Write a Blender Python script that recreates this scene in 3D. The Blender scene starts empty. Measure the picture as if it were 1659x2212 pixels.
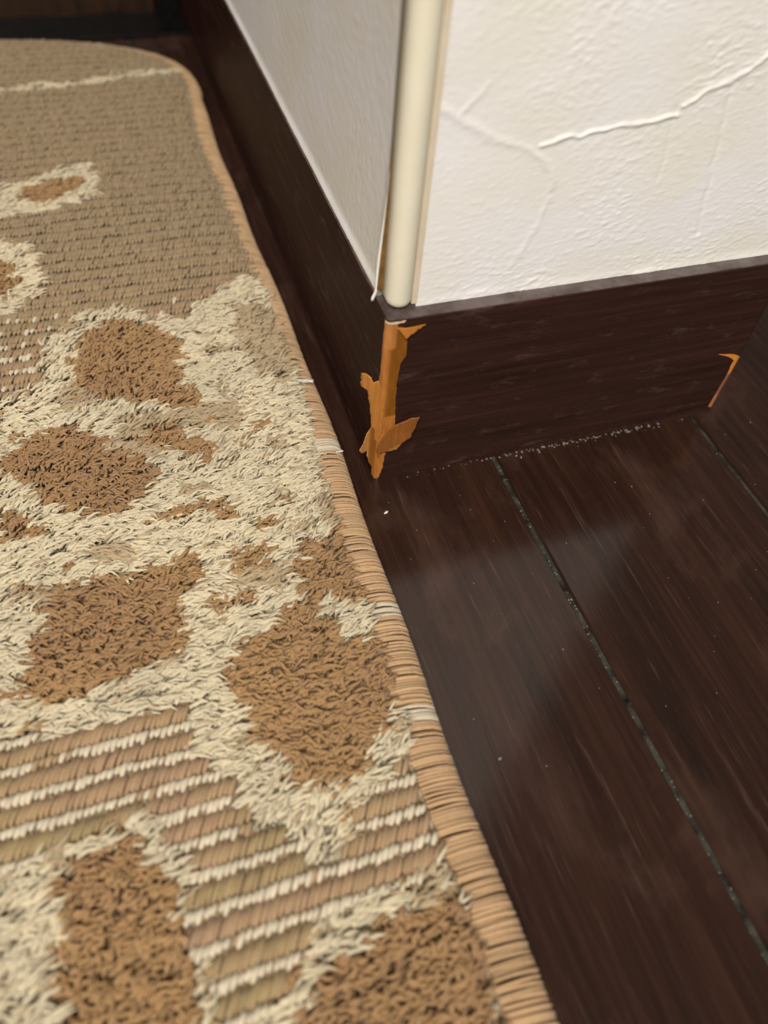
import bpy, math, random
import numpy as np
from mathutils import Matrix, Vector, noise
from mathutils.geometry import delaunay_2d_cdt

random.seed(7)
rng = np.random.default_rng(7)
MM = 0.001                      # every number below is in millimetres
scene = bpy.context.scene
COL = scene.collection

# ------------------------------------------------------------------ camera
RIGHT = Vector((0.949, -0.310, 0.066)).normalized()
FWD = Vector((0.243, 0.577, -0.780)).normalized()
UP = RIGHT.cross(FWD).normalized()
RIGHT = FWD.cross(UP).normalized()
cam_data = bpy.data.cameras.new('camera')
cam = bpy.data.objects.new('camera', cam_data)
COL.objects.link(cam)
cam_data.sensor_fit = 'VERTICAL'
cam_data.sensor_height = 36.0
cam_data.lens = 1654.1 / 2212.0 * 36.0
cam_data.clip_start = 0.005
cam_data.clip_end = 50
M3 = Matrix((RIGHT, UP, -FWD)).transposed()
cam.matrix_world = Matrix.Translation(Vector((-57.2, -146.4, 180.6)) * MM) @ M3.to_4x4()
cam_data.dof.use_dof = True
cam_data.dof.focus_distance = 0.225
cam_data.dof.aperture_fstop = 8.5
scene.camera = cam

# ------------------------------------------------------------------ world and lamp
world = bpy.data.worlds.new('room_air')
scene.world = world
world.use_nodes = True
world.node_tree.nodes['Background'].inputs[0].default_value = (1.0, 0.95, 0.88, 1)
world.node_tree.nodes['Background'].inputs[1].default_value = 0.10
lamp_data = bpy.data.lights.new('ceiling_lamp', 'AREA')
lamp_data.shape = 'DISK'
lamp_data.size = 0.7
lamp_data.energy = 29.5
lamp_data.color = (1.0, 0.96, 0.915)
lamp = bpy.data.objects.new('ceiling_lamp', lamp_data)
COL.objects.link(lamp)
lamp.location = (-0.38, -0.85, 1.15)
lamp.rotation_euler = (Vector((0.0, 0.1, 0.0)) - lamp.location).to_track_quat('-Z', 'Y').to_euler()

vs = scene.view_settings
vs.view_transform = 'Standard'
vs.look = 'None'
vs.exposure = 0.0
vs.gamma = 1.0
vs.use_curve_mapping = False


# ------------------------------------------------------------------ helpers
def srgb(r, g, b):
    f = lambda c: c / 12.92 if c <= 0.04045 else ((c + 0.055) / 1.055) ** 2.4
    return (f(r / 255), f(g / 255), f(b / 255), 1.0)


def link(o, parent=None):
    COL.objects.link(o)
    if parent is not None:
        o.parent = parent
    return o


def mesh_np(name, verts, faces, mat, parent=None, smooth=False, colors=None, corners=4):
    """verts (N,3) in mm, faces (M,corners)"""
    verts = np.asarray(verts, dtype=np.float32) * MM
    faces = np.asarray(faces, dtype=np.int32)
    me = bpy.data.meshes.new(name)
    me.vertices.add(len(verts))
    me.vertices.foreach_set('co', verts.ravel())
    me.loops.add(faces.size)
    me.loops.foreach_set('vertex_index', faces.ravel())
    me.polygons.add(len(faces))
    me.polygons.foreach_set('loop_start', np.arange(0, faces.size, corners, dtype=np.int32))
    me.polygons.foreach_set('loop_total', np.full(len(faces), corners, dtype=np.int32))
    if smooth:
        me.polygons.foreach_set('use_smooth', np.ones(len(faces), dtype=bool))
    me.update(calc_edges=True)
    if colors is not None:
        at = me.color_attributes.new('tint', 'FLOAT_COLOR', 'POINT')
        c4 = np.ones((len(verts), 4), dtype=np.float32)
        c4[:, :3] = colors
        at.data.foreach_set('color', c4.ravel())
    me.materials.append(mat)
    me.validate()
    return link(bpy.data.objects.new(name, me), parent)


def mesh_py(name, verts, faces, mat, parent=None, smooth=False):
    me = bpy.data.meshes.new(name)
    me.from_pydata([Vector(v) * MM for v in verts], [], faces)
    if smooth:
        for p in me.polygons:
            p.use_smooth = True
    me.update()
    me.materials.append(mat)
    return link(bpy.data.objects.new(name, me), parent)


def box(x0, x1, y0, y1, z0, z1):
    v = [(x0, y0, z0), (x1, y0, z0), (x1, y1, z0), (x0, y1, z0),
         (x0, y0, z1), (x1, y0, z1), (x1, y1, z1), (x0, y1, z1)]
    f = [(3, 2, 1, 0), (4, 5, 6, 7), (0, 1, 5, 4), (1, 2, 6, 5), (2, 3, 7, 6), (3, 0, 4, 7)]
    return v, f


def tag(o, label, category, group=None, kind=None):
    o['label'] = label
    o['category'] = category
    if group:
        o['group'] = group
    if kind:
        o['kind'] = kind
    return o


def tubes(paths, radii, sides):
    """paths (N,K,3), radii (N,K) -> verts, quads"""
    N, K, _ = paths.shape
    t = np.gradient(paths, axis=1)
    t /= np.linalg.norm(t, axis=2, keepdims=True) + 1e-9
    ref = np.zeros_like(t)
    ref[..., 0] = 0.31
    ref[..., 1] = 0.11
    ref[..., 2] = 0.94
    flat = np.abs((t * ref).sum(2)) > 0.93
    ref[flat] = (1.0, 0.2, 0.0)
    a = np.cross(t, ref)
    a /= np.linalg.norm(a, axis=2, keepdims=True) + 1e-9
    b = np.cross(t, a)
    ang = np.arange(sides) * 2 * math.pi / sides
    ring = (a[:, :, None, :] * np.cos(ang)[None, None, :, None] + b[:, :, None, :] * np.sin(ang)[None, None, :, None])
    v = paths[:, :, None, :] + ring * radii[:, :, None, None]
    idx = np.arange(N * K * sides).reshape(N, K, sides)
    q = np.stack([idx[:, :-1, :], np.roll(idx, -1, 2)[:, :-1, :], np.roll(idx, -1, 2)[:, 1:, :], idx[:, 1:, :]], -1)
    return v.reshape(-1, 3), q.reshape(-1, 4)


def in_poly(px, py, poly):
    inside = np.zeros(px.shape, dtype=bool)
    n = len(poly)
    j = n - 1
    for i in range(n):
        xi, yi = poly[i]
        xj, yj = poly[j]
        c = ((yi > py) != (yj > py)) & (px < (xj - xi) * (py - yi) / (yj - yi + 1e-12) + xi)
        inside ^= c
        j = i
    return inside


def vnoise(x, y, f, seed=0.0):
    """cheap smooth value noise for arrays"""
    xs, ys = x * f + seed * 17.3, y * f + seed * 9.1
    i, j = np.floor(xs), np.floor(ys)
    u, w = xs - i, ys - j
    u, w = u * u * (3 - 2 * u), w * w * (3 - 2 * w)
    def h(a, b):
        s = np.sin(a * 127.1 + b * 311.7 + seed * 74.7) * 43758.5453
        return s - np.floor(s)
    return ((h(i, j) * (1 - u) + h(i + 1, j) * u) * (1 - w) + (h(i, j + 1) * (1 - u) + h(i + 1, j + 1) * u) * w) * 2 - 1


# ------------------------------------------------------------------ materials
def new_mat(name):
    m = bpy.data.materials.new(name)
    m.use_nodes = True
    nt = m.node_tree
    return m, nt, nt.nodes['Principled BSDF']


def nd(nt, kind, **kw):
    n = nt.nodes.new(kind)
    for k, v in kw.items():
        setattr(n, k, v)
    return n


def coords(nt, scale, rot=(0, 0, 0), kind='Object'):
    tc = nd(nt, 'ShaderNodeTexCoord')
    mp = nd(nt, 'ShaderNodeMapping')
    mp.inputs['Scale'].default_value = scale
    mp.inputs['Rotation'].default_value = rot
    nt.links.new(tc.outputs[kind], mp.inputs['Vector'])
    return mp.outputs['Vector']


def noise_node(nt, vec, scale=1.0, detail=4.0, rough=0.55, dist=0.0):
    n = nd(nt, 'ShaderNodeTexNoise')
    n.inputs['Scale'].default_value = scale
    n.inputs['Detail'].default_value = detail
    n.inputs['Roughness'].default_value = rough
    n.inputs['Distortion'].default_value = dist
    nt.links.new(vec, n.inputs['Vector'])
    return n.outputs['Fac']


def ramp(nt, fac, stops):
    r = nd(nt, 'ShaderNodeValToRGB')
    el = r.color_ramp.elements
    while len(el) < len(stops):
        el.new(0.5)
    for e, (p, c) in zip(el, stops):
        e.position = p
        e.color = c
    nt.links.new(fac, r.inputs['Fac'])
    return r.outputs['Color']


def mix(nt, fac, a, b, mode='MIX'):
    m = nd(nt, 'ShaderNodeMix', data_type='RGBA', blend_type=mode)
    for s, v in ((m.inputs['Factor'], fac), (m.inputs['A'], a), (m.inputs['B'], b)):
        pass
    ins = [m.inputs[0], m.inputs[6], m.inputs[7]]
    for s, v in zip(ins, (fac, a, b)):
        if isinstance(v, (int, float, tuple)):
            s.default_value = v
        else:
            nt.links.new(v, s)
    return m.outputs[2]


def bump(nt, height, dist, strength=1.0, normal=None):
    b = nd(nt, 'ShaderNodeBump')
    b.inputs['Distance'].default_value = dist * MM
    b.inputs['Strength'].default_value = strength
    nt.links.new(height, b.inputs['Height'])
    if normal is not None:
        nt.links.new(normal, b.inputs['Normal'])
    return b.outputs['Normal']


def yarn_material(name, rough=0.85):
    m, nt, bs = new_mat(name)
    at = nd(nt, 'ShaderNodeAttribute', attribute_name='tint')
    n = noise_node(nt, coords(nt, (900, 900, 900)), 1.0, 2)
    c = mix(nt, n, at.outputs['Color'], (0.82, 0.80, 0.76, 1), 'MULTIPLY')
    nt.links.new(c, bs.inputs['Base Color'])
    bs.inputs['Roughness'].default_value = rough
    bs.inputs['Specular IOR Level'].default_value = 0.25
    bs.inputs['Sheen Weight'].default_value = 0.15
    bs.inputs['Sheen Roughness'].default_value = 0.5
    f = noise_node(nt, coords(nt, (2600, 2600, 1200)), 1.0, 3)
    nt.links.new(bump(nt, f, 0.25), bs.inputs['Normal'])
    tr = nd(nt, 'ShaderNodeBsdfTranslucent')        # light soaks through the wool
    nt.links.new(c, tr.inputs['Color'])
    ms = nd(nt, 'ShaderNodeMixShader')
    ms.inputs[0].default_value = 0.22
    nt.links.new(bs.outputs[0], ms.inputs[1])
    nt.links.new(tr.outputs[0], ms.inputs[2])
    nt.links.new(ms.outputs[0], nt.nodes['Material Output'].inputs['Surface'])
    return m


def wallpaper_material(name, relief=0.16):
    m, nt, bs = new_mat(name)
    big = noise_node(nt, coords(nt, (24, 24, 34)), 1.0, 3)
    c = ramp(nt, big, [(0.35, srgb(230, 225, 212)), (0.62, srgb(234, 230, 227))])
    nt.links.new(c, bs.inputs['Base Color'])
    bs.inputs['Roughness'].default_value = 0.55
    bs.inputs['Specular IOR Level'].default_value = 0.3
    f = noise_node(nt, coords(nt, (520, 520, 1100), (0, 0.12, 0)), 1.0, 4, 0.6)
    f2 = noise_node(nt, coords(nt, (90, 90, 160), (0, 0.12, 0)), 1.0, 3)
    h = mix(nt, 0.4, f, f2)
    nt.links.new(bump(nt, h, relief, 0.55), bs.inputs['Normal'])
    return m


def dark_film_material(name, axis, rough=0.30, spec=0.5):
    """dark brown wood-print film, grain along axis; dusty on upward faces"""
    m, nt, bs = new_mat(name)
    sc = (14, 260, 420) if axis == 'x' else (260, 14, 420)
    g = noise_node(nt, coords(nt, sc), 1.0, 5, 0.65, 0.3)
    c = ramp(nt, g, [(0.25, srgb(34, 19, 15)), (0.55, srgb(52, 31, 25)), (0.8, srgb(66, 41, 34))])
    geo = nd(nt, 'ShaderNodeNewGeometry')
    sep = nd(nt, 'ShaderNodeSeparateXYZ')
    nt.links.new(geo.outputs['True Normal'], sep.inputs[0])
    mr = nd(nt, 'ShaderNodeMapRange')
    mr.inputs['From Min'].default_value = 0.6
    mr.inputs['From Max'].default_value = 0.95
    nt.links.new(sep.outputs['Z'], mr.inputs['Value'])
    dn = noise_node(nt, coords(nt, (120, 120, 120)), 1.0, 5, 0.7)
    dr = ramp(nt, dn, [(0.35, (0.15, 0.15, 0.15, 1)), (0.7, (0.75, 0.75, 0.75, 1))])
    mm_ = nd(nt, 'ShaderNodeMath', operation='MULTIPLY')
    nt.links.new(mr.outputs[0], mm_.inputs[0])
    nt.links.new(dr, mm_.inputs[1])
    c = mix(nt, mm_.outputs[0], c, srgb(112, 102, 98))
    # fine pale scuffs
    sn = noise_node(nt, coords(nt, (60, 60, 210) if axis == 'x' else (60, 60, 210)), 1.0, 6, 0.75)
    sr = ramp(nt, sn, [(0.56, (0, 0, 0, 1)), (0.75, (0.5, 0.5, 0.5, 1))])
    c = mix(nt, sr, c, srgb(104, 84, 78))
    nt.links.new(c, bs.inputs['Base Color'])
    bs.inputs['Roughness'].default_value = rough
    bs.inputs['Specular IOR Level'].default_value = spec
    nt.links.new(bump(nt, g, 0.10, 0.55), bs.inputs['Normal'])
    return m


def floor_material(name):
    m, nt, bs = new_mat(name)
    info = nd(nt, 'ShaderNodeObjectInfo')
    g = noise_node(nt, coords(nt, (420, 16, 420)), 1.0, 6, 0.7, 0.2)
    g2 = noise_node(nt, coords(nt, (60, 9, 60)), 1.0, 4, 0.6, 0.6)
    c = ramp(nt, g, [(0.28, srgb(26, 15, 11)), (0.5, srgb(44, 27, 20)), (0.75, srgb(70, 45, 34))])
    c2 = ramp(nt, g2, [(0.3, srgb(28, 18, 14)), (0.7, srgb(62, 38, 26))])
    c = mix(nt, 0.45, c, c2)
    # pale open pores along the grain
    p = noise_node(nt, coords(nt, (520, 22, 520)), 1.0, 3, 0.8)
    pr = ramp(nt, p, [(0.60, (0, 0, 0, 1)), (0.72, (0.4, 0.4, 0.4, 1))])
    c = mix(nt, pr, c, srgb(104, 78, 66))
    wn = noise_node(nt, coords(nt, (34, 20, 34)), 1.0, 5, 0.62, 0.4)
    wr = ramp(nt, wn, [(0.52, (0, 0, 0, 1)), (0.68, (0.38, 0.38, 0.38, 1))])
    c = mix(nt, wr, c, srgb(86, 63, 52))          # dull worn patches
    hsv = nd(nt, 'ShaderNodeHueSaturation')
    mr = nd(nt, 'ShaderNodeMapRange')
    mr.inputs['To Min'].default_value = 0.85
    mr.inputs['To Max'].default_value = 1.12
    nt.links.new(info.outputs['Random'], mr.inputs['Value'])
    nt.links.new(mr.outputs[0], hsv.inputs['Value'])
    nt.links.new(c, hsv.inputs['Color'])
    nt.links.new(hsv.outputs['Color'], bs.inputs['Base Color'])
    rr = noise_node(nt, coords(nt, (30, 18, 30)), 1.0, 4, 0.6)
    rmap = nd(nt, 'ShaderNodeMapRange')
    rmap.inputs['To Min'].default_value = 0.07
    rmap.inputs['To Max'].default_value = 0.24
    nt.links.new(rr, rmap.inputs['Value'])
    nt.links.new(rmap.outputs[0], bs.inputs['Roughness'])
    bs.inputs['Specular IOR Level'].default_value = 0.5
    pores = ramp(nt, p, [(0.25, (0, 0, 0, 1)), (0.42, (1, 1, 1, 1))])
    n1 = bump(nt, pores, 0.06, 0.4)
    nt.links.new(bump(nt, g, 0.04, 0.4, n1), bs.inputs['Normal'])
    return m


def plain_material(name, c0, c1, scale=200, rough=0.7, spec=0.3, bmp=0.1):
    m, nt, bs = new_mat(name)
    n = noise_node(nt, coords(nt, scale if isinstance(scale, tuple) else (scale,) * 3), 1.0, 4, 0.6)
    nt.links.new(ramp(nt, n, [(0.3, c0), (0.7, c1)]), bs.inputs['Base Color'])
    bs.inputs['Roughness'].default_value = rough
    bs.inputs['Specular IOR Level'].default_value = spec
    if bmp:
        nt.links.new(bump(nt, n, bmp, 0.6), bs.inputs['Normal'])
    return m


M_YARN = yarn_material('wool_yarn')
M_BIND = yarn_material('binding_thread', 0.7)
M_BACK = plain_material('rug_backing', srgb(92, 68, 44), srgb(120, 92, 62), 400, 0.95, 0.1, 0.2)
M_PAPER = wallpaper_material('embossed_wallpaper')
M_PAPER_L = wallpaper_material('smooth_wallpaper', 0.04)
M_FILM_X = dark_film_material('dark_wood_film_x', 'x')
M_FILM_Y = dark_film_material('dark_wood_film_y', 'y', 0.40, 0.02)
M_FLOOR = floor_material('dark_flooring')
M_DIRT = plain_material('groove_dust', srgb(14, 11, 8), srgb(70, 69, 60), 200, 0.95, 0.1, 0.3)
M_BEAD = plain_material('cream_plastic', srgb(224, 216, 190), srgb(230, 222, 198), 60, 0.38, 0.5, 0)
M_GLUE = plain_material('yellowed_edge', srgb(206, 190, 162), srgb(216, 202, 178), 200, 0.6, 0.3, 0)
M_BROWNGAP = plain_material('brown_gap', srgb(96, 68, 24), srgb(128, 96, 50), 300, 0.8, 0.2, 0)
M_PALE = plain_material('pale_splinter', srgb(214, 196, 170), srgb(232, 216, 192), 400, 0.8, 0.2, 0.05)
M_LINT = plain_material('pale_lint', srgb(196, 192, 180), srgb(224, 220, 208), 900, 0.95, 0.1, 0.1)
M_DUST = plain_material('grey_dust', srgb(96, 90, 80), srgb(150, 142, 128), 900, 0.95, 0.1, 0.1)
M_DOOR = plain_material('dark_stained_wood', srgb(32, 20, 11), srgb(52, 33, 17), (130, 130, 9), 0.35, 0.5, 0.05)
M_SHADE_JAMB = plain_material('black_shade_and_jamb', srgb(8, 7, 6), srgb(20, 17, 15), 150, 0.45, 0.12, 0.05)  # near-black: shade painted as the added floor strip; also the jamb's colour


def orange_material():
    m, nt, bs = new_mat('exposed_orange_wood')
    at = nd(nt, 'ShaderNodeAttribute', attribute_name='tint')
    g = noise_node(nt, coords(nt, (900, 900, 70)), 1.0, 4, 0.6)
    gr = ramp(nt, g, [(0.3, (0.78, 0.74, 0.68, 1)), (0.7, (1.08, 1.06, 1.04, 1))])
    c = mix(nt, 1.0, at.outputs['Color'], gr, 'MULTIPLY')
    nt.links.new(c, bs.inputs['Base Color'])
    bs.inputs['Roughness'].default_value = 0.5
    bs.inputs['Specular IOR Level'].default_value = 0.35
    nt.links.new(bump(nt, g, 0.12, 0.6), bs.inputs['Normal'])
    return m


M_ORANGE = orange_material()

# ------------------------------------------------------------------ floor
SEAM, PITCH = 40.75, 75.75
floor = mesh_py('floor', *box(-490, 650, -420, 640, -14, -0.9), M_DIRT)
tag(floor, 'dusty bed under the dark brown floor planks', 'floor', kind='structure')
GAP, BEV, PH = 0.8, 0.5, 12.0
hw = PITCH / 2 - GAP
prof = [(-hw, -PH), (-hw, -BEV * 1.3), (-hw + BEV, 0), (hw - BEV, 0), (hw, -BEV * 1.3), (hw, -PH)]
pv = [(x, y, z + 0) for y in (-420, 640) for x, z in prof]
pf = [(i, i + 1, i + 7, i + 6) for i in range(5)] + [(5, 0, 6, 11), (0, 5, 4, 3, 2, 1), (6, 7, 8, 9, 10, 11)]
plank_mesh = None
for k in range(-6, 8):
    xc = SEAM + PITCH * (k + 0.5)
    if plank_mesh is None:
        o = mesh_py('plank', pv, [tuple(reversed(f)) for f in pf], M_FLOOR, floor)
        plank_mesh = o.data
    else:
        o = link(bpy.data.objects.new('plank', plank_mesh), floor)
    o.location = (xc * MM, 0, 0)

# ------------------------------------------------------------------ walls (a wall end, 126 mm wide over the baseboards)
H, WID = 60.8, 126.2
TF, TL = 4.5, 1.6                # how far the wallpaper stands behind the baseboard face, front and left
WTOP = 900.0
BEAD_R = 9.0                     # the front wallpaper starts right of the corner bead
CREASES = [  # polyline (x,z), height, width
    ([(7.6, 110.7), (14.4, 107.1), (23.0, 102.4), (29.5, 100.4), (35.4, 97.0), (39.6, 93.6), (40.4, 89.2)], 0.17, 0.9),
    ([(40.7, 86.6), (38.7, 78.1), (33.8, 68.7)], 0.12, 0.8),
    ([(34.9, 100.2), (40.8, 100.9), (52.1, 102.2), (69.1, 103.6)], 0.42, 0.45),
    ([(70.1, 106.1), (75.0, 108.9), (81.1, 110.5), (88.0, 115.7), (97, 121.5)], 0.40, 0.6),
    ([(19.6, 113.9), (14.2, 108.7)], 0.12, 0.6),
    ([(68.2, 105.8), (70.4, 88.6)], -0.12, 0.6),
    ([(81.4, 109.9), (89.5, 70.9)], -0.16, 0.7),
]


def seg_dist(x, z, pts):
    d = np.full(x.shape, 1e9)
    for (ax, az), (bx, bz) in zip(pts[:-1], pts[1:]):
        vx, vz = bx - ax, bz - az
        t = np.clip(((x - ax) * vx + (z - az) * vz) / (vx * vx + vz * vz), 0, 1)
        d = np.minimum(d, np.hypot(x - ax - t * vx, z - az - t * vz))
    return d


xs = np.linspace(BEAD_R, WID - 4.0, 300)
zs = np.concatenate([np.linspace(H - 0.3, 136, 250), np.linspace(138, 300, 40), np.array([600.0, WTOP])])
X, Z = np.meshgrid(xs, zs)
relief = np.zeros_like(X)
for pts, hgt, wd in CREASES:
    d = seg_dist(X + 0.5 * vnoise(X, Z, 0.35, 3), Z + 0.5 * vnoise(X, Z, 0.4, 4), pts)
    relief += hgt * np.exp(-(d / wd) ** 2) * (1 + 0.35 * vnoise(X, Z, 0.5, 5))
patch = np.clip(0.6 + 0.8 * vnoise(X, Z, 0.055, 6), 0.3, 1.3)
xr, zr = X * 0.95 + Z * 0.05, Z - 0.16 * X
relief += 0.20 * patch * np.clip(vnoise(xr * 0.42, zr, 1.35, 1) - 0.25, 0, 1)
relief += 0.05 * vnoise(xr * 0.5, zr, 2.0, 2) * patch
relief += 0.14 * vnoise(X, Z, 0.05, 8)
relief[Z > 300] = 0
# ragged lower edge of the paper, lifted a little over the baseboard ledge
relief += 0.35 * np.exp(-((Z - H) / 1.4) ** 2) * (0.5 + 0.5 * vnoise(X, Z, 0.12, 9))
Yf = TF - relief
nz, nx = X.shape
front = np.stack([X, Yf, Z], -1).reshape(-1, 3)
idx = np.arange(nz * nx).reshape(nz, nx)
fq = np.stack([idx[:-1, :-1], idx[:-1, 1:], idx[1:, 1:], idx[1:, :-1]], -1).reshape(-1, 4)
# close it into a slab
back = front.copy()
back[:, 1] = TF + 12
per = np.concatenate([idx[0, :], idx[1:, -1], idx[-1, -2::-1], idx[-2:0:-1, 0]])
pn = np.roll(per, -1)
N0 = len(front)
side = np.stack([per, per + N0, pn + N0, pn], -1)
wall_right = mesh_np('wall_right', np.concatenate([front, back]), np.concatenate([fq, fq[:, ::-1] + N0, side]), M_PAPER, smooth=False)
me = wall_right.data
sm = np.zeros(len(me.polygons), dtype=bool)
sm[:len(fq)] = True
me.polygons.foreach_set('use_smooth', sm)
tag(wall_right, 'bright off-white wallpapered end face with raised creases', 'wall', kind='structure')

# left face: paper from y=9.5 backwards
ys = np.concatenate([np.linspace(9.2, 40, 60), np.linspace(41, 300, 160), np.linspace(310, 640, 12)])
zs2 = np.concatenate([np.linspace(H - 0.3, 140, 110), np.linspace(144, 300, 20), np.array([600.0, WTOP])])
Y2, Z2 = np.meshgrid(ys, zs2)
rel = 0.05 * vnoise(Y2, Z2, 0.9, 11) + 0.2 * vnoise(Y2, Z2, 0.03, 12)
rel[Y2 > 300] = 0
# paper lifts away from the bead low down: a curled lip
lift = np.clip((101 - Z2) / 30, 0, 1) * np.exp(-((Y2 - 9.2) / 2.4) ** 2) * 2.1
foot = 0.9 * np.exp(-((Z2 - H) / 1.6) ** 2)
X2 = TL - rel - lift - foot
nz2, ny2 = X2.shape
lf = np.stack([X2, Y2, Z2], -1).reshape(-1, 3)
idx2 = np.arange(nz2 * ny2).reshape(nz2, ny2)
lq = np.stack([idx2[:-1, :-1], idx2[1:, :-1], idx2[1:, 1:], idx2[:-1, 1:]], -1).reshape(-1, 4)
lb = lf.copy()
lb[:, 0] += np.where(lf[:, 1] < 10.5, 0.8, 3.0)
per2 = np.concatenate([idx2[0, :], idx2[1:, -1], idx2[-1, -2::-1], idx2[-2:0:-1, 0]])
pn2 = np.roll(per2, -1)
N2 = len(lf)
side2 = np.stack([per2, pn2, pn2 + N2, per2 + N2], -1)
wall_left = mesh_np('wall_left', np.concatenate([lf, lb]), np.concatenate([lq, lq[:, ::-1] + N2, side2]), M_PAPER_L, smooth=True)
tag(wall_left, 'shaded off-white wallpapered side face left of the corner', 'wall', kind='structure')
wall_core = mesh_py('wall_back', *box(5.2, WID - 4.0, TF + 12.2, 640, 0.0, WTOP), M_PAPER)
tag(wall_core, 'off-white return face of the wall end', 'wall', kind='structure')

# ------------------------------------------------------------------ baseboards
RC, RW = 1.4, 4.0               # corner rounding, damaged left corner and right corner


def strip_baseboard(name, plan, inner, mat, top_round=0.5):
    """plan: outer outline points (x,y); inner: same count, the back line"""
    v, f = [], []
    n = len(plan)
    for (x, y), (ix, iy) in zip(plan, inner):
        dx, dy = ix - x, iy - y
        L = math.hypot(dx, dy)
        dx, dy = dx / L, dy / L
        v += [(x, y, 0), (x, y, H - top_round), (x + dx * top_round * 0.3, y + dy * top_round * 0.3, H - top_round * 0.3),
              (x + dx * top_round, y + dy * top_round, H), (ix, iy, H), (ix, iy, 0)]
    for i in range(n - 1):
        for k in range(6):
            a, b = i * 6 + k, i * 6 + (k + 1) % 6
            f.append((a, a + 6, b + 6, b))
    f.append(tuple(range(5, -1, -1)))
    f.append(tuple((n - 1) * 6 + k for k in range(6)))
    return mesh_py(name, v, [tuple(reversed(q)) for q in f][:0] + f, mat)


arcL = [(RC - RC * math.cos(a), RC - RC * math.sin(a)) for a in np.linspace(0, math.pi / 2, 7)]
arcR = [(WID - RW + RW * math.sin(a), RW - RW * math.cos(a)) for a in np.linspace(0, math.pi / 2, 13)]
plan = arcL + [(x, 0.0) for x in np.linspace(4, WID - RW - 2, 12)] + arcR
inner = []
for x, y in plan:
    inner.append((min(max(x, 5.4), WID - 5.8), 6.4))
inner = [(5.4 + 0.02 * i, 6.4) if i < 7 else p for i, p in enumerate(inner)]
nR = len(arcR)
inner = [(WID - 5.8 + 0.02 * (i - (len(plan) - nR)), 6.4) if i >= len(plan) - nR else p for i, p in enumerate(inner)]
bb_right = strip_baseboard('baseboard_right', plan, inner, M_FILM_X)
tag(bb_right, 'dark brown wood-film baseboard along the bright wall end, chipped at its corners', 'baseboard', kind='structure')
bb_left = strip_baseboard('baseboard_left', [(0, y) for y in (RC, 60, 200, 400, 640)][::-1], [(5.0, y) for y in (RC + 4.95, 60, 200, 400, 640)][::-1], M_FILM_Y)
tag(bb_left, 'dark brown wood-film baseboard along the shaded side wall beside the rug', 'baseboard', kind='structure')
bb_back = strip_baseboard('baseboard_back', [(WID, y) for y in (RW, 60, 200, 400, 640)], [(WID - 4.0, y) for y in (6.45, 60, 200, 400, 640)], M_FILM_Y)
tag(bb_back, 'dark brown baseboard on the far return of the wall end', 'baseboard', kind='structure')

# ------------------------------------------------------------------ corner bead (cream plastic, rounded, hangs just above the ledge)
bx, by, br = 4.75, 6.4, 3.45
angs = np.linspace(math.radians(172), math.radians(372), 25)
rings = []
zb = H + 0.25
for z, s in [(zb, 0.45), (zb + 0.35, 0.72), (zb + 0.9, 0.90), (zb + 1.7, 0.98), (zb + 2.6, 1.0)] + [(z, 1.0) for z in (80, 100, 120, 140, 200, 400, WTOP)]:
    rings.append([(bx + br * s * math.cos(a), by + br * s * math.sin(a) + 0.0, z) for a in angs] + [(bx + br * s, by + 4, z), (bx - br * s, by + 4, z)])
bv = [p for r in rings for p in r]
m_ = len(rings[0])
bf = []
for i in range(len(rings) - 1):
    for k in range(m_):
        a, b = i * m_ + k, i * m_ + (k + 1) % m_
        bf.append((a, b, b + m_, a + m_))
bf.append(tuple(range(m_ - 1, -1, -1)))
bf.append(tuple((len(rings) - 1) * m_ + k for k in range(m_)))
bead = mesh_py('trim_1', bv, bf, M_BEAD, smooth=True)
tag(bead, 'cream plastic corner bead with a rounded nose on the wall corner', 'corner bead', kind='structure')
# thin glued flange right of the nose
fl = mesh_py('flange', *box(bx + br - 0.5, BEAD_R + 0.25, TF - 0.22, TF + 3, H + 0.9, WTOP), M_GLUE, bead)
gv = [(x, y, z) for y in (8.9, 9.15) for x, z in ((-0.15, H + 3.2), (2.0, H + 3.2), (2.0, 104.0), (1.45, 104.0))]
gapm = mesh_py('brown_gap', gv, [(0, 1, 2, 3), (7, 6, 5, 4), (0, 4, 5, 1), (1, 5, 6, 2), (2, 6, 7, 3), (3, 7, 4, 0)], M_BROWNGAP, bead)

# ------------------------------------------------------------------ torn corner of the baseboard
SHAPE = [(-1.6, 60.4), (4.2, 60.5), (2.62, 60.1), (2.43, 58.81), (4.65, 58.23), (7.75, 58.40), (10.30, 58.13), (7.89, 57.11), (6.12, 55.96), (5.46, 54.60),
         (5.65, 51.56), (5.55, 48.49), (4.44, 46.35), (4.06, 43.22), (3.83, 39.98), (4.02, 35.72), (4.33, 27.69), (4.82, 22.47), (4.45, 17.28), (2.38, 10.82),
         (2.03, 5.19), (0.9, 1.0), (-0.3, 0.25), (-2.4, 0.4), (-2.6, 3.40), (-4.2, 3.0), (-5.2, 5.3), (-5.6, 11.41), (-4.2, 18.42), (-4.9, 23.63), (-5.2, 28.0),
         (-4.4, 33.5), (-3.2, 36.0), (-2.4, 38.48), (-1.65, 43.47), (-2.0, 50.88), (-1.5, 56.97)]


def wrap(s, off):
    """arc length s from the arris, positive along the front face, negative along the left face"""
    q = RC * math.pi / 4
    if s >= q:
        return (RC + s - q, -off)
    if s <= -q:
        return (-off, RC - s - q)
    a = math.pi / 4 - s / RC      # angle from -y towards -x
    return (RC - (RC + off) * math.sin(a), RC - (RC + off) * math.cos(a))


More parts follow.
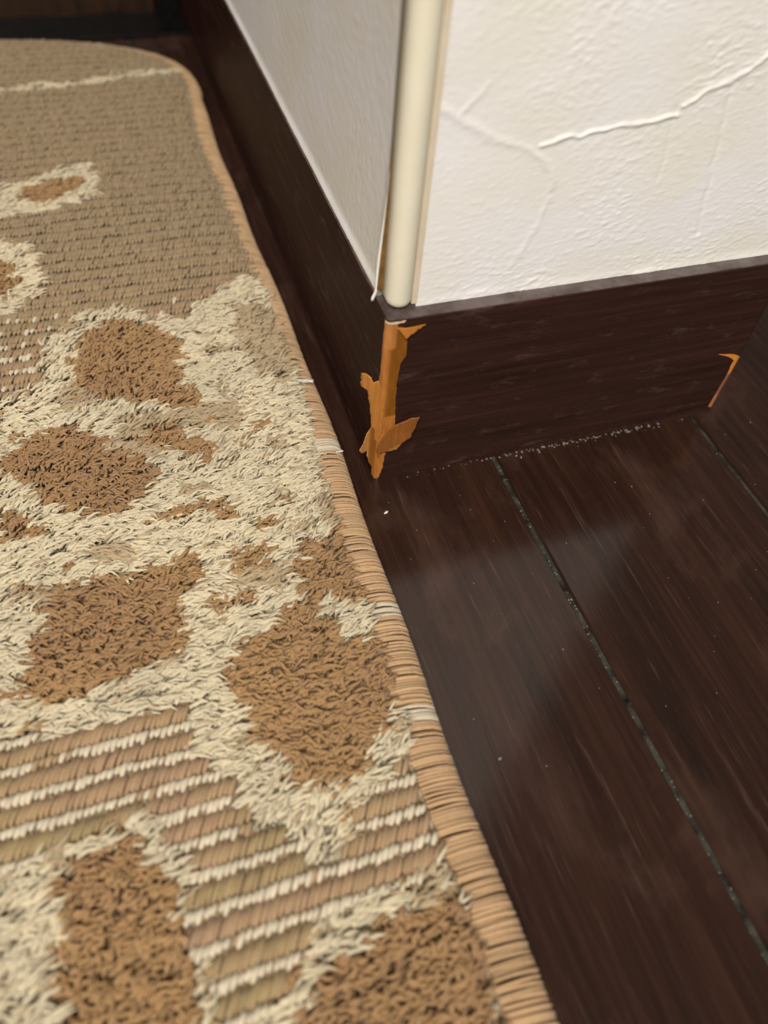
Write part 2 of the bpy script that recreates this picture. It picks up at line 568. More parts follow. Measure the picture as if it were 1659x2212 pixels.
def patch_mesh(name, shape, step, mapper, colour, parent, mat):
    pts = [Vector(p) for p in shape]
    # densify the outline with little teeth
    out = []
    n = len(pts)
    for i in range(n):
        a, b = pts[i], pts[(i + 1) % n]
        k = max(1, int((b - a).length / step))
        for j in range(k):
            p = a.lerp(b, j / k)
            if j:
                p = p + Vector((random.uniform(-1, 1), random.uniform(-1, 1))) * step * 0.22
            out.append(p)
    arr = np.array(shape)
    gx = np.arange(arr[:, 0].min(), arr[:, 0].max(), step)
    gz = np.arange(arr[:, 1].min(), arr[:, 1].max(), step)
    GX, GZ = np.meshgrid(gx, gz)
    outarr = [tuple(p) for p in out]
    ok = in_poly(GX, GZ, outarr)
    grid = [Vector((a + random.uniform(-.1, .1) * step, b + random.uniform(-.1, .1) * step)) for a, b in zip(GX[ok], GZ[ok])]
    co = out + grid
    no = len(out)
    res = delaunay_2d_cdt(co, [], [list(range(no))], 1, 1e-5)
    v2, f2 = res[0], res[2]
    vv, cc = [], []
    for p in v2:
        vv.append(mapper(p[0], p[1]))
        cc.append(colour(p[0], p[1]))
    tri = [tuple(f) for f in f2 if len(f) == 3]
    nv = len(vv)
    o = mesh_np(name, vv, tri, mat, parent, True, np.array(cc)[:, :3], 3)
    return o


def wood_col(s, z):
    t = 0.5 + 0.5 * math.sin(z * 0.9 + s * 2)
    base = np.array(srgb(184, 118, 54)[:3])
    dark = np.array(srgb(132, 80, 20)[:3])
    pale = np.array(srgb(206, 140, 84)[:3])
    w = min(max((s - 0.3) / 1.4, 0), 1) if z > 27 else 0.15
    c = base * (1 - w) + dark * w
    if z > 52 and s < 2.5:
        c = c * 0.5 + pale * 0.5
    return c * (0.93 + 0.1 * t)


def wood_map(s, z):
    off = 0.10 + 0.08 * noise.noise(Vector((s * 0.8, z * 0.25, 1.0)))
    x, y = wrap(s, max(off, 0.03))
    return (x, y, z)


patch_mesh('exposed_wood', SHAPE, 0.7, wood_map, wood_col, bb_right, M_ORANGE)['label'] = 'bare orange wood where the dark film has torn off the corner'


def flap(name, shape, mapper, colour, parent, label):
    o = patch_mesh(name, shape, 0.6, mapper, colour, parent, M_ORANGE)
    sol = o.modifiers.new('thickness', 'SOLIDIFY')
    sol.thickness = 0.22 * MM
    sol.offset = 0
    o['label'] = label
    return o


# leaf-shaped flap on the front face, hinged near the corner and curling outwards
LEAF = [(-0.2, 14.2), (0.6, 17.6), (4.23, 23.4), (6.5, 24.9), (9.16, 26.5), (11.6, 26.6), (10.64, 22.48), (9.43, 18.47), (7.25, 16.59), (5.7, 13.52), (3.18, 13.0), (1.7, 12.6), (0.4, 10.5)]
flap('torn_flap', LEAF, lambda x, z: (x, -0.2 - 1.7 * max(0.0, min(1.0, (x - 1.5) / 8.5)) ** 1.2 - 0.35 * max(0.0, math.sin((z - 10.5) * 0.3)) * min(1.0, max(0.0, x / 3)), z),
     lambda x, z: np.array(srgb(138, 84, 34)[:3]) if (z - 13) > (x - 2.5) * 0.75 else np.array(srgb(166, 116, 56)[:3]), bb_right, 'orange leaf-shaped flap of film peeling off low on the corner')
SPIKE = [(2.3, 58.7), (4.65, 58.4), (7.75, 58.6), (10.6, 58.5), (7.9, 57.1), (6.1, 55.9), (5.2, 54.8), (4.2, 56.4)]
flap('torn_flap', SPIKE, lambda x, z: (x, -0.3 - 0.6 * math.sin(max(0.0, min(1.0, (x - 2.3) / 8.3)) * math.pi), z),
     lambda x, z: np.array(srgb(186, 120, 50)[:3]), bb_right, 'thin orange splinter pointing right near the top of the corner')
EAR = [(-4.62, 40.9), (-3.6, 41.6), (-2.5, 41.0), (-2.0, 39.6), (-0.8, 40.6), (0.3, 38.0), (0.9, 30.0), (1.0, 23.0), (0.6, 16.0), (-1.0, 18.0), (-1.84, 23.6), (-2.4, 30.2), (-3.2, 36.0), (-4.55, 36.3)]
flap('torn_flap', EAR, lambda x, z: (x, 0.6 + 0.16 * (x - 0.5) ** 2 * (1 if x < 0.5 else -3), z) if x < 0.5 else (x, 0.6 - 0.9 * min(1.0, (x - 0.5) / 0.5), z),
     lambda x, z: np.array(srgb(176, 116, 52)[:3]), bb_right, 'orange strip of torn film with a small ear sticking out left of the corner')
CURL = [(-1.84, 23.6), (-3.5, 21.7), (-4.4, 18.1), (-5.66, 15.5), (-4.5, 13.7), (-2.95, 14.3), (-3.0, 11.8), (-2.1, 8.4), (-0.9, 6.0), (-0.85, 2.8), (-0.2, 0.5), (0.25, 0.5), (0.3, 8.0), (0.3, 20.0)]
flap('torn_flap', CURL, lambda x, z: (x, 1.1 + 0.28 * x, z),
     lambda x, z: np.array(srgb(184, 128, 70)[:3]) if x < -2.6 else np.array(srgb(150, 94, 36)[:3]), bb_right, 'orange curl of torn film at the foot of the corner')
pale = patch_mesh('pale_edge', [(-0.8, 60.3), (4.6, 60.45), (4.0, 59.75), (-0.8, 59.6)], 0.5, lambda s, z: (*wrap(s, 0.3), z + 0.1), lambda s, z: np.array(srgb(222, 200, 172)[:3]), bb_right, M_ORANGE)
pale['label'] = 'pale splintered top edge of the torn corner'

# scrape at the right corner


def wrap_right(x, off):
    s = x - (WID - RW)
    if s <= 0:
        return (x, -off)
    a = min(s / RW, math.pi / 2)
    return (WID - RW + (RW + off) * math.sin(a), RW - (RW + off) * math.cos(a))


SCR = [(113.9, 28.1), (120.6, 26.9), (124.9, 24.6), (125.0, 20.0), (124.2, 16.4), (123.6, 10.0), (123.6, 2.6), (121.6, 3.4), (122.0, 11.5), (122.3, 19.2), (121.8, 22.2), (122.0, 24.0), (118.7, 26.2)]


def scr_col(x, z):
    if z > 18:
        return np.array(srgb(214, 138, 62)[:3])
    return np.array(srgb(150, 98, 74)[:3]) if z > 9 else np.array(srgb(176, 116, 72)[:3])


o = patch_mesh('exposed_wood', SCR, 0.5, lambda x, z: (*wrap_right(x, 0.14), z), scr_col, bb_right, M_ORANGE)
o['label'] = 'thin orange scrape on the right corner of the baseboard'

# ------------------------------------------------------------------ far end: dark baseboard, wall and a door jamb
far = mesh_py('wall_far', *box(-480, -14.5, 400, 420, 0, WTOP), M_DOOR)
tag(far, 'very dark stained wood panel behind the far end of the rug', 'wall', kind='structure')
fv, ff = box(-480, -14.5, 390, 399.9, 0, 70)
fb = mesh_py('baseboard_far', fv, ff, M_DOOR)
tag(fb, 'dark brown baseboard behind the far end of the rug', 'baseboard', kind='structure')
jb = mesh_py('trim_2', *box(-14.2, -0.3, 384, 430, 0, WTOP), M_SHADE_JAMB)
tag(jb, 'near-black door jamb in the dark far corner by the side wall', 'door jamb', kind='structure')
far_shade = mesh_py('shade_strip', *box(-480, -0.4, 351, 383.5, 0, 1.6), M_SHADE_JAMB)  # dark strip added to paint the shade on the far floor, no real sill
tag(far_shade, 'flat near-black strip added as painted shade on the floor behind the far end of the rug', 'painted shade', kind='structure')
for o in (fb, jb, far_shade):
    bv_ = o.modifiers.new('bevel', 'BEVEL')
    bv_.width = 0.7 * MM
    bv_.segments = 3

# pattern of the rug in millimetres on the floor: outlines of the brown, cream and tan shaggy areas
BROWN = [
    [(-80.8,83.1), (-69.1,85.5), (-53.3,80.5), (-48.5,70.4), (-50.5,57.4), (-47.9,45.2), (-51.4,37.3), (-66.3,43.2), (-83.3,49.6), (-83.7,63.2)],
    [(-111.2,28.5), (-106.1,30.0), (-98.2,36.7), (-88.8,39.4), (-79.8,33.0), (-75.1,25.9), (-66.7,17.8), (-62.8,12.1), (-65.6,5.5), (-74.9,2.7), (-83.8,1.7), (-93.2,7.6), (-99.0,16.2), (-106.3,21.7), (-111.2,23.0)],
    [(-67.8,31.0), (-59.0,33.9), (-49.3,24.2), (-45.1,16.1), (-48.6,12.2), (-57.3,17.3), (-64.5,24.1)],
    [(-69.1,-1.5), (-60.0,-0.4), (-47.1,-2.1), (-53.0,-5.8), (-64.6,-6.1), (-70.7,-4.4)],
    [(-108.9,8.4), (-100.5,7.9), (-98.4,0.6), (-102.1,-3.3), (-109.1,-1.4)],
    [(-98.2,-19.7), (-87.9,-19.6), (-72.6,-20.0), (-57.9,-19.4), (-56.7,-26.8), (-62.2,-31.2), (-64.4,-37.8), (-62.2,-45.4), (-71.8,-49.3), (-81.8,-51.5), (-92.4,-52.1), (-104.6,-49.7), (-104.3,-38.6), (-101.0,-34.3), (-97.4,-27.1)],
    [(-56.8,-53.6), (-46.5,-48.5), (-37.9,-42.5), (-30.6,-43.1), (-29.7,-49.1), (-22.5,-58.1), (-15.0,-61.6), (-17.2,-71.6), (-22.3,-80.0), (-28.2,-84.1), (-34.8,-91.0), (-42.7,-92.9), (-48.6,-86.9), (-52.4,-75.7), (-57.2,-67.3)],
    [(-35.5,-32.7), (-23.1,-24.9), (-16.3,-20.0), (-15.1,-38.3), (-16.1,-45.7), (-25.9,-44.4), (-32.5,-41.0)],
    [(-48.2,-21.3), (-39.1,-20.5), (-37.7,-25.8), (-46.0,-29.0), (-50.8,-28.4)],
    [(-96.0,-90.4), (-88.6,-88.9), (-80.6,-93.3), (-78.5,-98.6), (-75.7,-104.8), (-78.9,-108.2), (-75.5,-115.1), (-73.8,-126.0), (-74.4,-134.3), (-102.2,-125.3), (-99.4,-117.8), (-99.8,-109.0), (-100.1,-99.0)],
    [(-49.1,-123.4), (-39.4,-119.7), (-31.2,-118.8), (-19.9,-121.4), (-19.5,-130.3), (-20.9,-142.9), (-21.8,-151.4), (-62.7,-138.2), (-57.5,-131.2), (-52.9,-127.1)],
    [(-113.7,133.5), (-104.2,131.4), (-99.5,127.4), (-98.2,118.3), (-101.5,110.5), (-104.6,108.5), (-113.7,107.8)],
    [(-94.3,183.2), (-81.3,188.2), (-68.3,187.7), (-69.1,178.2), (-82.3,171.6), (-93.0,170.1)],
]
CREAM = [
    [(-113.7,149.0), (-103.9,143.8), (-94.3,137.0), (-90.8,122.5), (-93.8,108.8), (-100.2,102.0), (-104.8,100.4), (-113.7,97.2)],
    [(-113.7,181.5), (-103.1,184.9), (-92.3,188.4), (-69.4,197.8), (-63.8,184.9), (-67.0,170.3), (-82.7,164.5), (-103.6,163.5), (-113.7,162.2)],
    [(-92.4,74.7), (-87.2,88.5), (-69.9,93.7), (-44.5,81.1), (-29.6,100.0), (-14.4,102.6), (-11.3,81.5), (-11.0,55.1), (-11.9,27.3), (-12.1,4.6), (-11.6,-17.8), (-13.0,-35.8), (-14.8,-53.3), (-15.6,-66.9), (-17.4,-82.6), (-20.0,-89.9), (-31.1,-93.2), (-39.5,-100.0), (-49.5,-99.0), (-56.2,-92.9), (-60.3,-83.3), (-68.5,-70.9), (-67.8,-66.5), (-63.6,-60.5), (-88.0,-60.6), (-107.8,-58.1), (-113.6,-57.5), (-113.7,50.9), (-105.6,55.2), (-91.8,58.3)],
    [(-113.6,-90.4), (-108.4,-89.3), (-98.6,-87.7), (-90.2,-86.5), (-77.8,-86.3), (-76.6,-91.6), (-73.6,-97.3), (-73.1,-105.7), (-76.8,-112.2), (-72.4,-117.7), (-72.1,-135.1), (-113.6,-121.7)],
    [(-52.8,-119.8), (-48.1,-116.1), (-35.8,-114.6), (-21.3,-114.4), (-19.9,-121.4), (-19.8,-131.0), (-20.9,-142.9), (-21.8,-151.4), (-67.4,-136.6), (-64.1,-129.1), (-57.6,-124.0)],
    [(-48.3,-94.3), (-39.5,-100.0), (-40.6,-105.6), (-46.0,-104.9), (-49.0,-101.1)],
]
TANCUT = [
    [(-30.5,77.8), (-19.6,86.2), (-12.5,76.3), (-11.3,47.8), (-20.8,40.8), (-25.2,48.9), (-29.2,59.5)],
    [(-21.7,-9.8), (-14.9,-15.2), (-14.7,-36.9), (-18.6,-27.8)],
]

# ------------------------------------------------------------------ rug
rug = bpy.data.objects.new('rug', None)
rug.empty_display_size = 0.05
link(rug)
tag(rug, 'beige rug with cream and brown shaggy leaf pattern lying on the dark floor', 'rug')

# outline: right edge parallel to the wall, rounded far corner
EDGE = []
for y in np.linspace(-235, 262, 150):
    EDGE.append((-8.3 + 0.9 * math.sin(y * 0.021 + 0.6) + 0.4 * math.sin(y * 0.083), y))
corner_pts = [(-6.9, 268), (-7.4, 280), (-9.0, 292), (-13.0, 303.5), (-20, 313.5), (-31, 323), (-46, 331), (-62, 337.5), (-82, 342), (-102, 344.5), (-135, 346), (-180, 346), (-228, 346)]
# smooth the corner
cp = np.array([EDGE[-1]] + corner_pts)
for _ in range(2):
    q = [cp[0]]
    for a, b in zip(cp[:-1], cp[1:]):
        q += [a * 0.75 + b * 0.25, a * 0.25 + b * 0.75]
    q.append(cp[-1])
    cp = np.array(q)
OUT = np.array(EDGE + [tuple(p) for p in cp[1:]])
XMIN, YMIN = -228.0, -235.0
seg = np.linalg.norm(np.diff(OUT, axis=0), axis=1)
cum = np.concatenate([[0], np.cumsum(seg)])


def along(s):
    return np.stack([np.interp(s, cum, OUT[:, 0]), np.interp(s, cum, OUT[:, 1])], -1)


def edge_normal(s):
    d = along(s + 1.5) - along(s - 1.5)
    d /= np.linalg.norm(d, axis=-1, keepdims=True) + 1e-9
    return np.stack([d[..., 1], -d[..., 0]], -1)      # outward


def edge_dist(x, y):
    d = np.full(x.shape, 1e9)
    for (ax, ay), (bx_, by_) in zip(OUT[:-1:2], OUT[2::2]):
        vx, vy = bx_ - ax, by_ - ay
        t = np.clip(((x - ax) * vx + (y - ay) * vy) / (vx * vx + vy * vy + 1e-9), 0, 1)
        d = np.minimum(d, np.hypot(x - ax - t * vx, y - ay - t * vy))
    return d


OUTPOLY = [tuple(p) for p in OUT[::2]] + [tuple(OUT[-1]), (XMIN, YMIN)]

# backing: a solid mat under the pile
ss = np.linspace(0, cum[-1], 260)
P = along(ss)
Nn = edge_normal(ss)
bk = []
rows = []
for z, ins in ((0.15, 1.6), (2.0, 1.1), (3.6, 2.2), (4.4, 5.0)):
    q = P - Nn * ins
    rows.append([(a, b, z) for a, b in q])
vv = [p for r in rows for p in r]
n = len(ss)
ff = []
for i in range(3):
    for k in range(n - 1):
        ff.append((i * n + k, i * n + k + 1, (i + 1) * n + k + 1, (i + 1) * n + k))
iA = len(vv)
vv += [(XMIN, YMIN, 0.15), (XMIN, YMIN, 4.4)]
ff = [tuple(reversed(f)) for f in ff]
ff.append(tuple([3 * n + k for k in range(n)] + [iA + 1]))
ff.append(tuple([k for k in range(n - 1, -1, -1)] + [iA]))
backing = mesh_py('backing', vv, ff, M_BACK, rug)


def wave(x, y):
    return 0.55 * vnoise(x, y, 0.022, 21) + 0.25 * vnoise(x, y, 0.07, 22)


C_TAN = np.array(srgb(186, 156, 117)[:3])
C_TAN2 = np.array(srgb(190, 161, 123)[:3])
C_FIELD = np.array(srgb(173, 150, 116)[:3])
C_OLIVE = np.array(srgb(178, 154, 111)[:3])
C_ROSE = np.array(srgb(186, 153, 119)[:3])
C_WHITE = np.array(srgb(234, 220, 192)[:3])
C_CREAM = np.array(srgb(232, 218, 185)[:3])
C_BROWN = np.array(srgb(188, 149, 101)[:3])
C_BROWN2 = np.array(srgb(180, 141, 98)[:3])
C_BIND = np.array(srgb(212, 175, 132)[:3])
C_PILETAN = C_OLIVE * 0.25 + C_TAN * 0.45 + C_CREAM * 0.3


def classify(x, y):
    """0 loop, 1 cream pile, 2 brown pile, 3 tan pile"""
    row = np.round(y / 3.375)
    jx = x + 1.2 * vnoise(x, y, 0.22, 31) + 2.6 * vnoise(row * 1.7, np.floor(x / 40.0), 1.0, 32)
    jy = y + 1.4 * vnoise(x, y, 0.25, 33)
    k = np.zeros(x.shape, dtype=int)
    for p in CREAM:
        k[in_poly(jx, jy, p)] = 1
    for p in TANCUT:
        k[in_poly(jx, jy, p)] = 3
    for p in BROWN:
        k[in_poly(jx, jy, p)] = 2
    line_y = 276.5 + (x + 102) * 0.128 + 0.8 * vnoise(x, y * 0, 0.08, 35)
    k[(np.abs(y - line_y) < 2.4) & (x < -15)] = 1
    # the pattern goes on outside the picture: mirrored motif to the left
    m = x < -113.4
    if m.any():
        k[m] = np.where(k[m] == 1, 1, 0) if (y[m] > 262).all() else classify(-226.8 - x[m], y[m])
    # small brown flecks inside the cream
    fl_ = (k == 1) & (vnoise(jx, jy * 1.6, 0.11, 34) > 0.70) & (y < 60)
    k[fl_] = 2
    tn = (k == 1) & (vnoise(jx * 0.7, jy * 1.8, 0.10, 36) > 0.66) & (y < 90)
    k[tn] = 3
    return k


def collect(name, paths, radii, cols, sides, mat, label=None):
    v, q = tubes(paths, radii, sides)
    c = np.repeat(cols, paths.shape[1] * sides, axis=0)
    o = mesh_np(name, v, q, mat, rug, True, c)
    o['kind'] = 'stuff'
    if label:
        o['label'] = label
    return o


# --- loop pile: rope-like rows across the rug, a broad row and a thin row per period
PERIOD = 6.75
y_rows = np.arange(YMIN + 3, 345, PERIOD)
tp, tr_, tc = [], [], []
for kind, pitch, dy, dx, rad, yoff, ztop in (('broad', 1.2, 4.5, 2.7, 0.70, 0.0, 7.4), ('thin', 1.4, 2.5, 1.7, 0.70, 3.45, 7.5)):
    for yr in y_rows:
        x = np.arange(XMIN, -9, pitch)
        x = x + rng.uniform(-0.22, 0.22, x.shape)
        y = np.full(x.shape, yr + yoff) + 0.35 * vnoise(x, np.full(x.shape, yr), 0.09, 41) + rng.uniform(-.2, .2, x.shape)
        inside = in_poly(x, y, OUTPOLY)
        x, y = x[inside], y[inside]
        if not len(x):
            continue
        ed = edge_dist(x, y)
        k = classify(x, y)
        lim = np.interp(y, [20, 60, 140], [11.0, 6.5, 4.0])
        keep = (k == 0) & (ed > lim)
        x, y, ed = x[keep], y[keep], ed[keep]
        if not len(x):
            continue
        nloc = len(x)
        t = np.linspace(-1, 1, 5)
        f = 1 + rng.uniform(-0.15, 0.15, nloc)
        px = x[:, None] + t[None, :] * dx / 2 * f[:, None]
        py = y[:, None] + t[None, :] * dy / 2 * f[:, None]
        drop = 1.9 * np.clip(1 - (ed - 4.0) / 10.0, 0, 1) ** 2
        far_soft = np.where(y > 180, 0.4, 0.0)
        top = ztop + wave(x, y) + rng.uniform(-0.25, 0.25, nloc) - drop - far_soft
        pz = top[:, None] - (1.5 * np.abs(t[None, :]) ** 2.2)
        r = rad * f[:, None] * (0.62 + 0.38 * np.cos(t * math.pi / 2)[None, :] ** 0.6)
        tp.append(np.stack([px, py, pz], -1))
        tr_.append(r)
        m1 = vnoise(x, y * 2.2, 0.05, 42)
        m2 = vnoise(x, y * 3.0, 0.09, 43)
        wo, wr = np.clip(m1 * 1.6, 0, 1)[:, None], np.clip(-m1 * 1.6, 0, 1)[:, None]
        c = C_TAN * (1 - wo - wr) + C_OLIVE * wo + C_ROSE * wr
        fw = np.clip((y - 60) / 80, 0, 1)[:, None]
        c = c * (1 - fw) + C_FIELD * fw
        if kind == 'thin':
            w = np.clip((100 - y) / 60, 0, 1) * (1 + 0.35 * m2)
            white = rng.uniform(0, 1, nloc) < np.clip(w * 1.1, 0, 1)
            white &= (m2 > -0.75)
            c = np.where(white[:, None], C_WHITE, C_TAN2 * (1 - fw) + C_FIELD * 1.04 * fw)
        c = c * rng.uniform(0.90, 1.08, nloc)[:, None]
        tc.append(c)
collect('loop_pile', np.concatenate(tp), np.concatenate(tr_), np.concatenate(tc), 5, M_YARN)

# --- cut pile: tufts in rows, each a small fan of yarn ends leaning towards the wall
bags = {1: ([], [], []), 2: ([], [], []), 3: ([], [], [])}
for ir, yr in enumerate(np.arange(YMIN + 2, 345, 3.375)):
    x0 = np.arange(XMIN, -9, 1.7)
    for s in range(5):
        x = x0 + rng.uniform(-0.85, 0.85, x0.shape)
        y = np.full(x.shape, yr) + rng.normal(0, 0.6, x.shape) + 0.5 * vnoise(x, np.full(x.shape, yr), 0.1, 44)
        ok = in_poly(x, y, OUTPOLY)
        x, y = x[ok], y[ok]
        if not len(x):
            continue
        ed = edge_dist(x, y)
        k = classify(x, y)
        for kk in (1, 2, 3):
            sel = (k == kk) & (ed > np.interp(y, [10, 50, 120], [9.8, 6.0, 4.5]))
            n_ = int(sel.sum())
            if not n_:
                continue
            X_, Y_, E_ = x[sel], y[sel], ed[sel]
            clump = vnoise(X_, np.full(n_, ir * 7.0), 0.30, 47)       # neighbours in one row lie alike
            clump2 = vnoise(X_, np.full(n_, ir * 5.0), 0.42, 48)
            if kk == 2:
                ln, lean, curl, rad, spread = 6.6, 0.9, 1.5, 0.50, 0.40
            else:
                ln, lean, curl, rad, spread = 8.6, 1.0, 1.3, 0.50, 0.22
            fa = 0.30 + 0.5 * vnoise(X_, Y_, 0.035, 45) + 0.55 * clump + rng.normal(0, spread, n_)
            dirx, diry = np.cos(fa), np.sin(fa)
            L = ln * rng.uniform(0.8, 1.15, n_)
            hgt = (4.2 + 0.8 * clump2) * rng.uniform(0.8, 1.1, n_)
            out = L * lean * rng.uniform(0.5, 0.9, n_)
            t = np.array([0.0, 0.22, 0.48, 0.75, 1.0])
            sway = curl * (rng.normal(0, 0.4, (n_, 1)) * np.sin(t * math.pi)[None, :] + rng.normal(0, 0.3, (n_, 1)) * np.sin(t * 2 * math.pi)[None, :])
            px = X_[:, None] - 0.4 * out[:, None] + dirx[:, None] * out[:, None] * (t ** 1.25)[None, :] - diry[:, None] * sway
            py = Y_[:, None] + diry[:, None] * out[:, None] * (t ** 1.25)[None, :] + dirx[:, None] * sway
            drop = 1.6 * np.clip(1 - (E_ - 6.0) / 8.0, 0, 1) ** 2
            lie = np.where(Y_ > 262, 1.0, 0.0)
            pz = 4.4 + (wave(X_, Y_) - drop - lie)[:, None] + hgt[:, None] * (1 - (1 - t[None, :]) ** 2.4) - 1.1 * (t ** 3)[None, :]
            r = rad * rng.uniform(0.75, 1.25, n_)[:, None] * np.array([0.75, 1.0, 1.05, 0.9, 0.3])[None, :]
            base = {1: C_CREAM, 2: C_BROWN, 3: C_PILETAN}[kk]
            c = base[None, :] * (rng.uniform(0.90, 1.08, n_) * (1 + (0.10 if kk != 2 else 0.06) * vnoise(X_, Y_, 0.06, 49)))[:, None]
            if kk == 1:
                odd = rng.uniform(0, 1, n_) < 0.07
                c[odd] = c[odd] * 0.35 + C_TAN * 0.6
            if kk == 2:
                w = np.clip(0.5 + vnoise(X_, Y_, 0.05, 46), 0, 1)[:, None]
                c = c * (1 - w) + C_BROWN2[None, :] * w * rng.uniform(0.88, 1.08, n_)[:, None]
            bags[kk][0].append(np.stack([px, py, pz], -1))
            bags[kk][1].append(r)
            bags[kk][2].append(c)
for kk, nm, lb_ in ((1, 'cream_pile', 'cream shaggy cut pile'), (2, 'brown_pile', 'brown shaggy cut pile'), (3, 'tan_pile', 'tan shaggy cut pile')):
    a, b, c = bags[kk]
    collect(nm, np.concatenate(a), np.concatenate(b), np.concatenate(c), 4, M_YARN, lb_)

# --- dense roots of the pile, dyed like the yarn above them
gx = np.arange(XMIN + 0.5, -12, 1.25)
gy = np.arange(YMIN + 0.5, 340, 1.25)
GX, GY = np.meshgrid(gx, gy)
gin = in_poly(GX, GY, OUTPOLY)
gd = edge_dist(GX, GY)
kc = classify(GX.ravel(), GY.ravel())
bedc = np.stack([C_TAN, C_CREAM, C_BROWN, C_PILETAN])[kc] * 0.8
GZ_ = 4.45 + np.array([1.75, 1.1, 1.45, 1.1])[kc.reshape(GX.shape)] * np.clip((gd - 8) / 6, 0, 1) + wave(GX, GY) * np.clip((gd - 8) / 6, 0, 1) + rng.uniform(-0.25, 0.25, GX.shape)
gi = np.arange(GX.size).reshape(GX.shape)
okv = gin & (gd > 7.5)
okc = okv[:-1, :-1] & okv[1:, :-1] & okv[1:, 1:] & okv[:-1, 1:]
gq = np.stack([gi[:-1, :-1], gi[:-1, 1:], gi[1:, 1:], gi[1:, :-1]], -1)[okc]
used = np.unique(gq)
remap = np.zeros(GX.size, dtype=np.int64)
remap[used] = np.arange(len(used))
bedv = np.stack([GX.ravel(), GY.ravel(), GZ_.ravel()], -1)[used]
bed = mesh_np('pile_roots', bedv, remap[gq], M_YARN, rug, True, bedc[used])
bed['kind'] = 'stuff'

# --- edge binding: threads wrapped round the rim
s = np.arange(2, cum[-1] - 2, 0.5)
s = s + rng.uniform(-0.15, 0.15, s.shape)
ns = len(s)
prof_in = np.array([11.2, 9.4, 7.0, 4.6, 2.4, 0.7, 0.0, 0.5])
prof_z = np.array([3.6, 5.1, 5.75, 5.75, 5.2, 3.9, 2.2, 0.7])
slant = 1.2
Pn = np.zeros((ns, 8, 3))
jit = rng.normal(0, 0.45, ns)
hz = rng.normal(0, 0.18, ns)
for i in range(8):
    si = np.clip(s + slant * (0.5 - i / 7.0) + jit * (1 - i / 7.0), 0.5, cum[-1] - 0.5)
    q = along(si) - edge_normal(np.clip(si, 2, cum[-1] - 2)) * prof_in[i]
    Pn[:, i, 0], Pn[:, i, 1] = q[:, 0], q[:, 1]
    Pn[:, i, 2] = prof_z[i] + hz + (0.5 * wave(q[:, 0], q[:, 1]) if i < 6 else 0)
Rn = np.full((ns, 8), 0.40) * rng.uniform(0.75, 1.3, ns)[:, None]
cb = C_BIND[None, :] * rng.uniform(0.84, 1.12, ns)[:, None]
pn_ = vnoise(s, s * 0, 0.10, 51)
pale_t = (pn_ > 0.86)
cb[pale_t] = C_WHITE[None, :] * rng.uniform(0.85, 1.0, int(pale_t.sum()))[:, None]
collect('edge_binding', Pn, Rn, cb, 5, M_BIND, 'tan wrapped thread binding along the rug edge')

# stitch line: one pale running thread between pile and binding
s2 = np.arange(1, cum[-1] - 4, 2.4)
t = np.linspace(0, 1, 5)
St = np.zeros((len(s2), 5, 3))
for i, ti in enumerate(t):
    si = s2 + ti * 2.2
    q = along(si) - edge_normal(np.clip(si, 2, cum[-1] - 2)) * 10.6
    St[:, i, 0], St[:, i, 1] = q[:, 0], q[:, 1]
    St[:, i, 2] = 5.3 + 0.55 * math.sin(ti * math.pi)
collect('edge_stitch', St, np.full((len(s2), 5), 0.26), np.repeat(np.array(srgb(206, 186, 160)[:3])[None, :], len(s2), 0), 5, M_BIND, 'pale running stitch beside the binding')

# ------------------------------------------------------------------ small bits: lint, crumb, dust


def pebble(name, loc, size, mat, rotz=0.0, seed=1):
    rnd = random.Random(seed)
    v, f = [], []
    nu, nv = 8, 5
    for j in range(1, nv):
        th = math.pi * j / nv
        for i in range(nu):
            ph = 2 * math.pi * i / nu
            k = 1 + rnd.uniform(-0.22, 0.22)
            v.append((size[0] * k * math.sin(th) * math.cos(ph), size[1] * k * math.sin(th) * math.sin(ph), size[2] * (1 + math.cos(th))))
    v.append((0, 0, size[2] * 2))
    v.append((0, 0, 0))
    T, Bm = len(v) - 2, len(v) - 1
    for j in range(nv - 2):
        for i in range(nu):
            a, b = j * nu + i, j * nu + (i + 1) % nu
            f.append((a, a + nu, b + nu, b))
    for i in range(nu):
        f.append((T, i, (i + 1) % nu))
        f.append((Bm, (nv - 2) * nu + (i + 1) % nu, (nv - 2) * nu + i))
    o = mesh_py(name, v, f, mat, None, True)
    o.location = Vector(loc) * MM
    o.rotation_euler = (0, 0, rotz)
    return o


tag(pebble('crumb', (-0.4, -13.3, 0.0), (0.95, 0.42, 0.25), M_PALE, 0.5, 3), 'tiny pale crumb on the floor just in front of the torn corner', 'crumb')


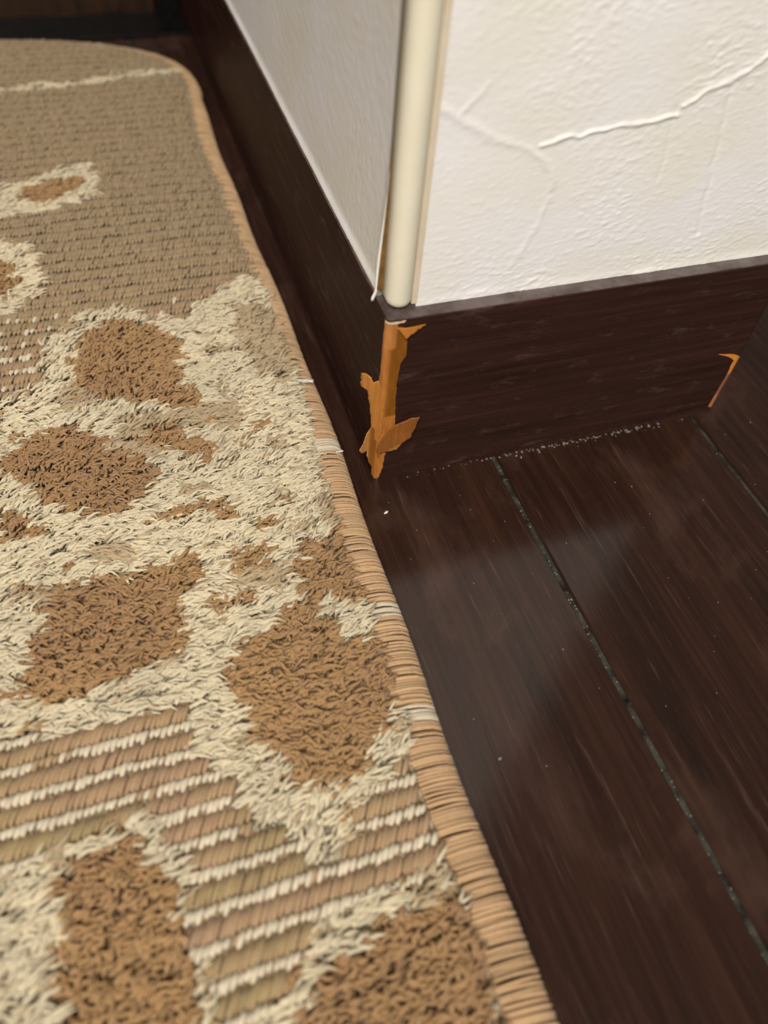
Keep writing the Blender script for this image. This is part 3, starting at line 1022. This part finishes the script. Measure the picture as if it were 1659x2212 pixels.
def lint(loc, length, width, rotz, label, seed):
    rnd = random.Random(seed)
    paths, rad = [], []
    for i in range(9):
        a = np.linspace(-0.5, 0.5, 6) * length * rnd.uniform(0.75, 1.05)
        off = rnd.uniform(-0.5, 0.5) * width
        p = np.stack([a, off + 0.12 * np.sin(a * 2 + i), 0.25 + 0.12 * np.cos(a * 1.7 + i * 2) + rnd.uniform(0, .15) + 0 * a], -1)
        paths.append(p)
        rad.append(np.full(6, 0.13))
    v, q = tubes(np.array(paths), np.array(rad), 5)
    o = mesh_np('lint', v, q, M_LINT, None, True)
    o.location = Vector(loc) * MM
    o.rotation_euler = (0, math.radians(10), rotz)
    return tag(o, label, 'lint', 'bits of lint on the rug edge')


lint((-11.6, 40.8, 7.9), 5.6, 1.1, -0.12, 'flat white strip of lint caught on the rug edge beside the baseboard', 5)
lint((-8.7, 9.5, 5.4), 2.4, 0.5, 0.15, 'short pale wisp of lint on the rug edge near the torn corner', 6)

# dust and grit: specks on the floor, more of them along the foot of the baseboard
sv, sf = [], []


def speck(x, y, z, r):
    b = len(sv)
    h = r * random.uniform(0.5, 0.9)
    an = random.uniform(0, 6.28)
    e = random.uniform(1.0, 2.2)
    for k in range(4):
        u, w = r * e * math.cos(k * math.pi / 2), r * math.sin(k * math.pi / 2)
        sv.append((x + u * math.cos(an) - w * math.sin(an), y + u * math.sin(an) + w * math.cos(an), z + h * 0.4))
    sv.append((x, y, z + h))
    sv.append((x, y, z))
    for k in range(4):
        sf.append((b + k, b + (k + 1) % 4, b + 4))
        sf.append((b + (k + 1) % 4, b + k, b + 5))


for _ in range(70):
    speck(random.uniform(-4, 190), -abs(random.gauss(0, 1)) * 60 - 1, 0.0, random.uniform(0.08, 0.22))
for _ in range(150):
    x = random.triangular(5, WID - 6, 80) + random.choice((0, 0, 6, -4))
    speck(x, -abs(random.gauss(0, 0.9)) - 0.15, 0.0, random.uniform(0.08, 0.34))
for _ in range(120):
    speck(SEAM + random.uniform(-0.7, 0.7), -random.uniform(0, 170), -1.0, random.uniform(0.1, 0.3))
for x, y, r in ((2.5, -93.1, 0.33), (79.0, -23.6, 0.3)):
    speck(x, y, 0, r)
dust = mesh_py('floor_dust', sv, sf, M_DUST)
tag(dust, 'pale specks of dust and grit scattered on the dark floor', 'dust', kind='stuff')
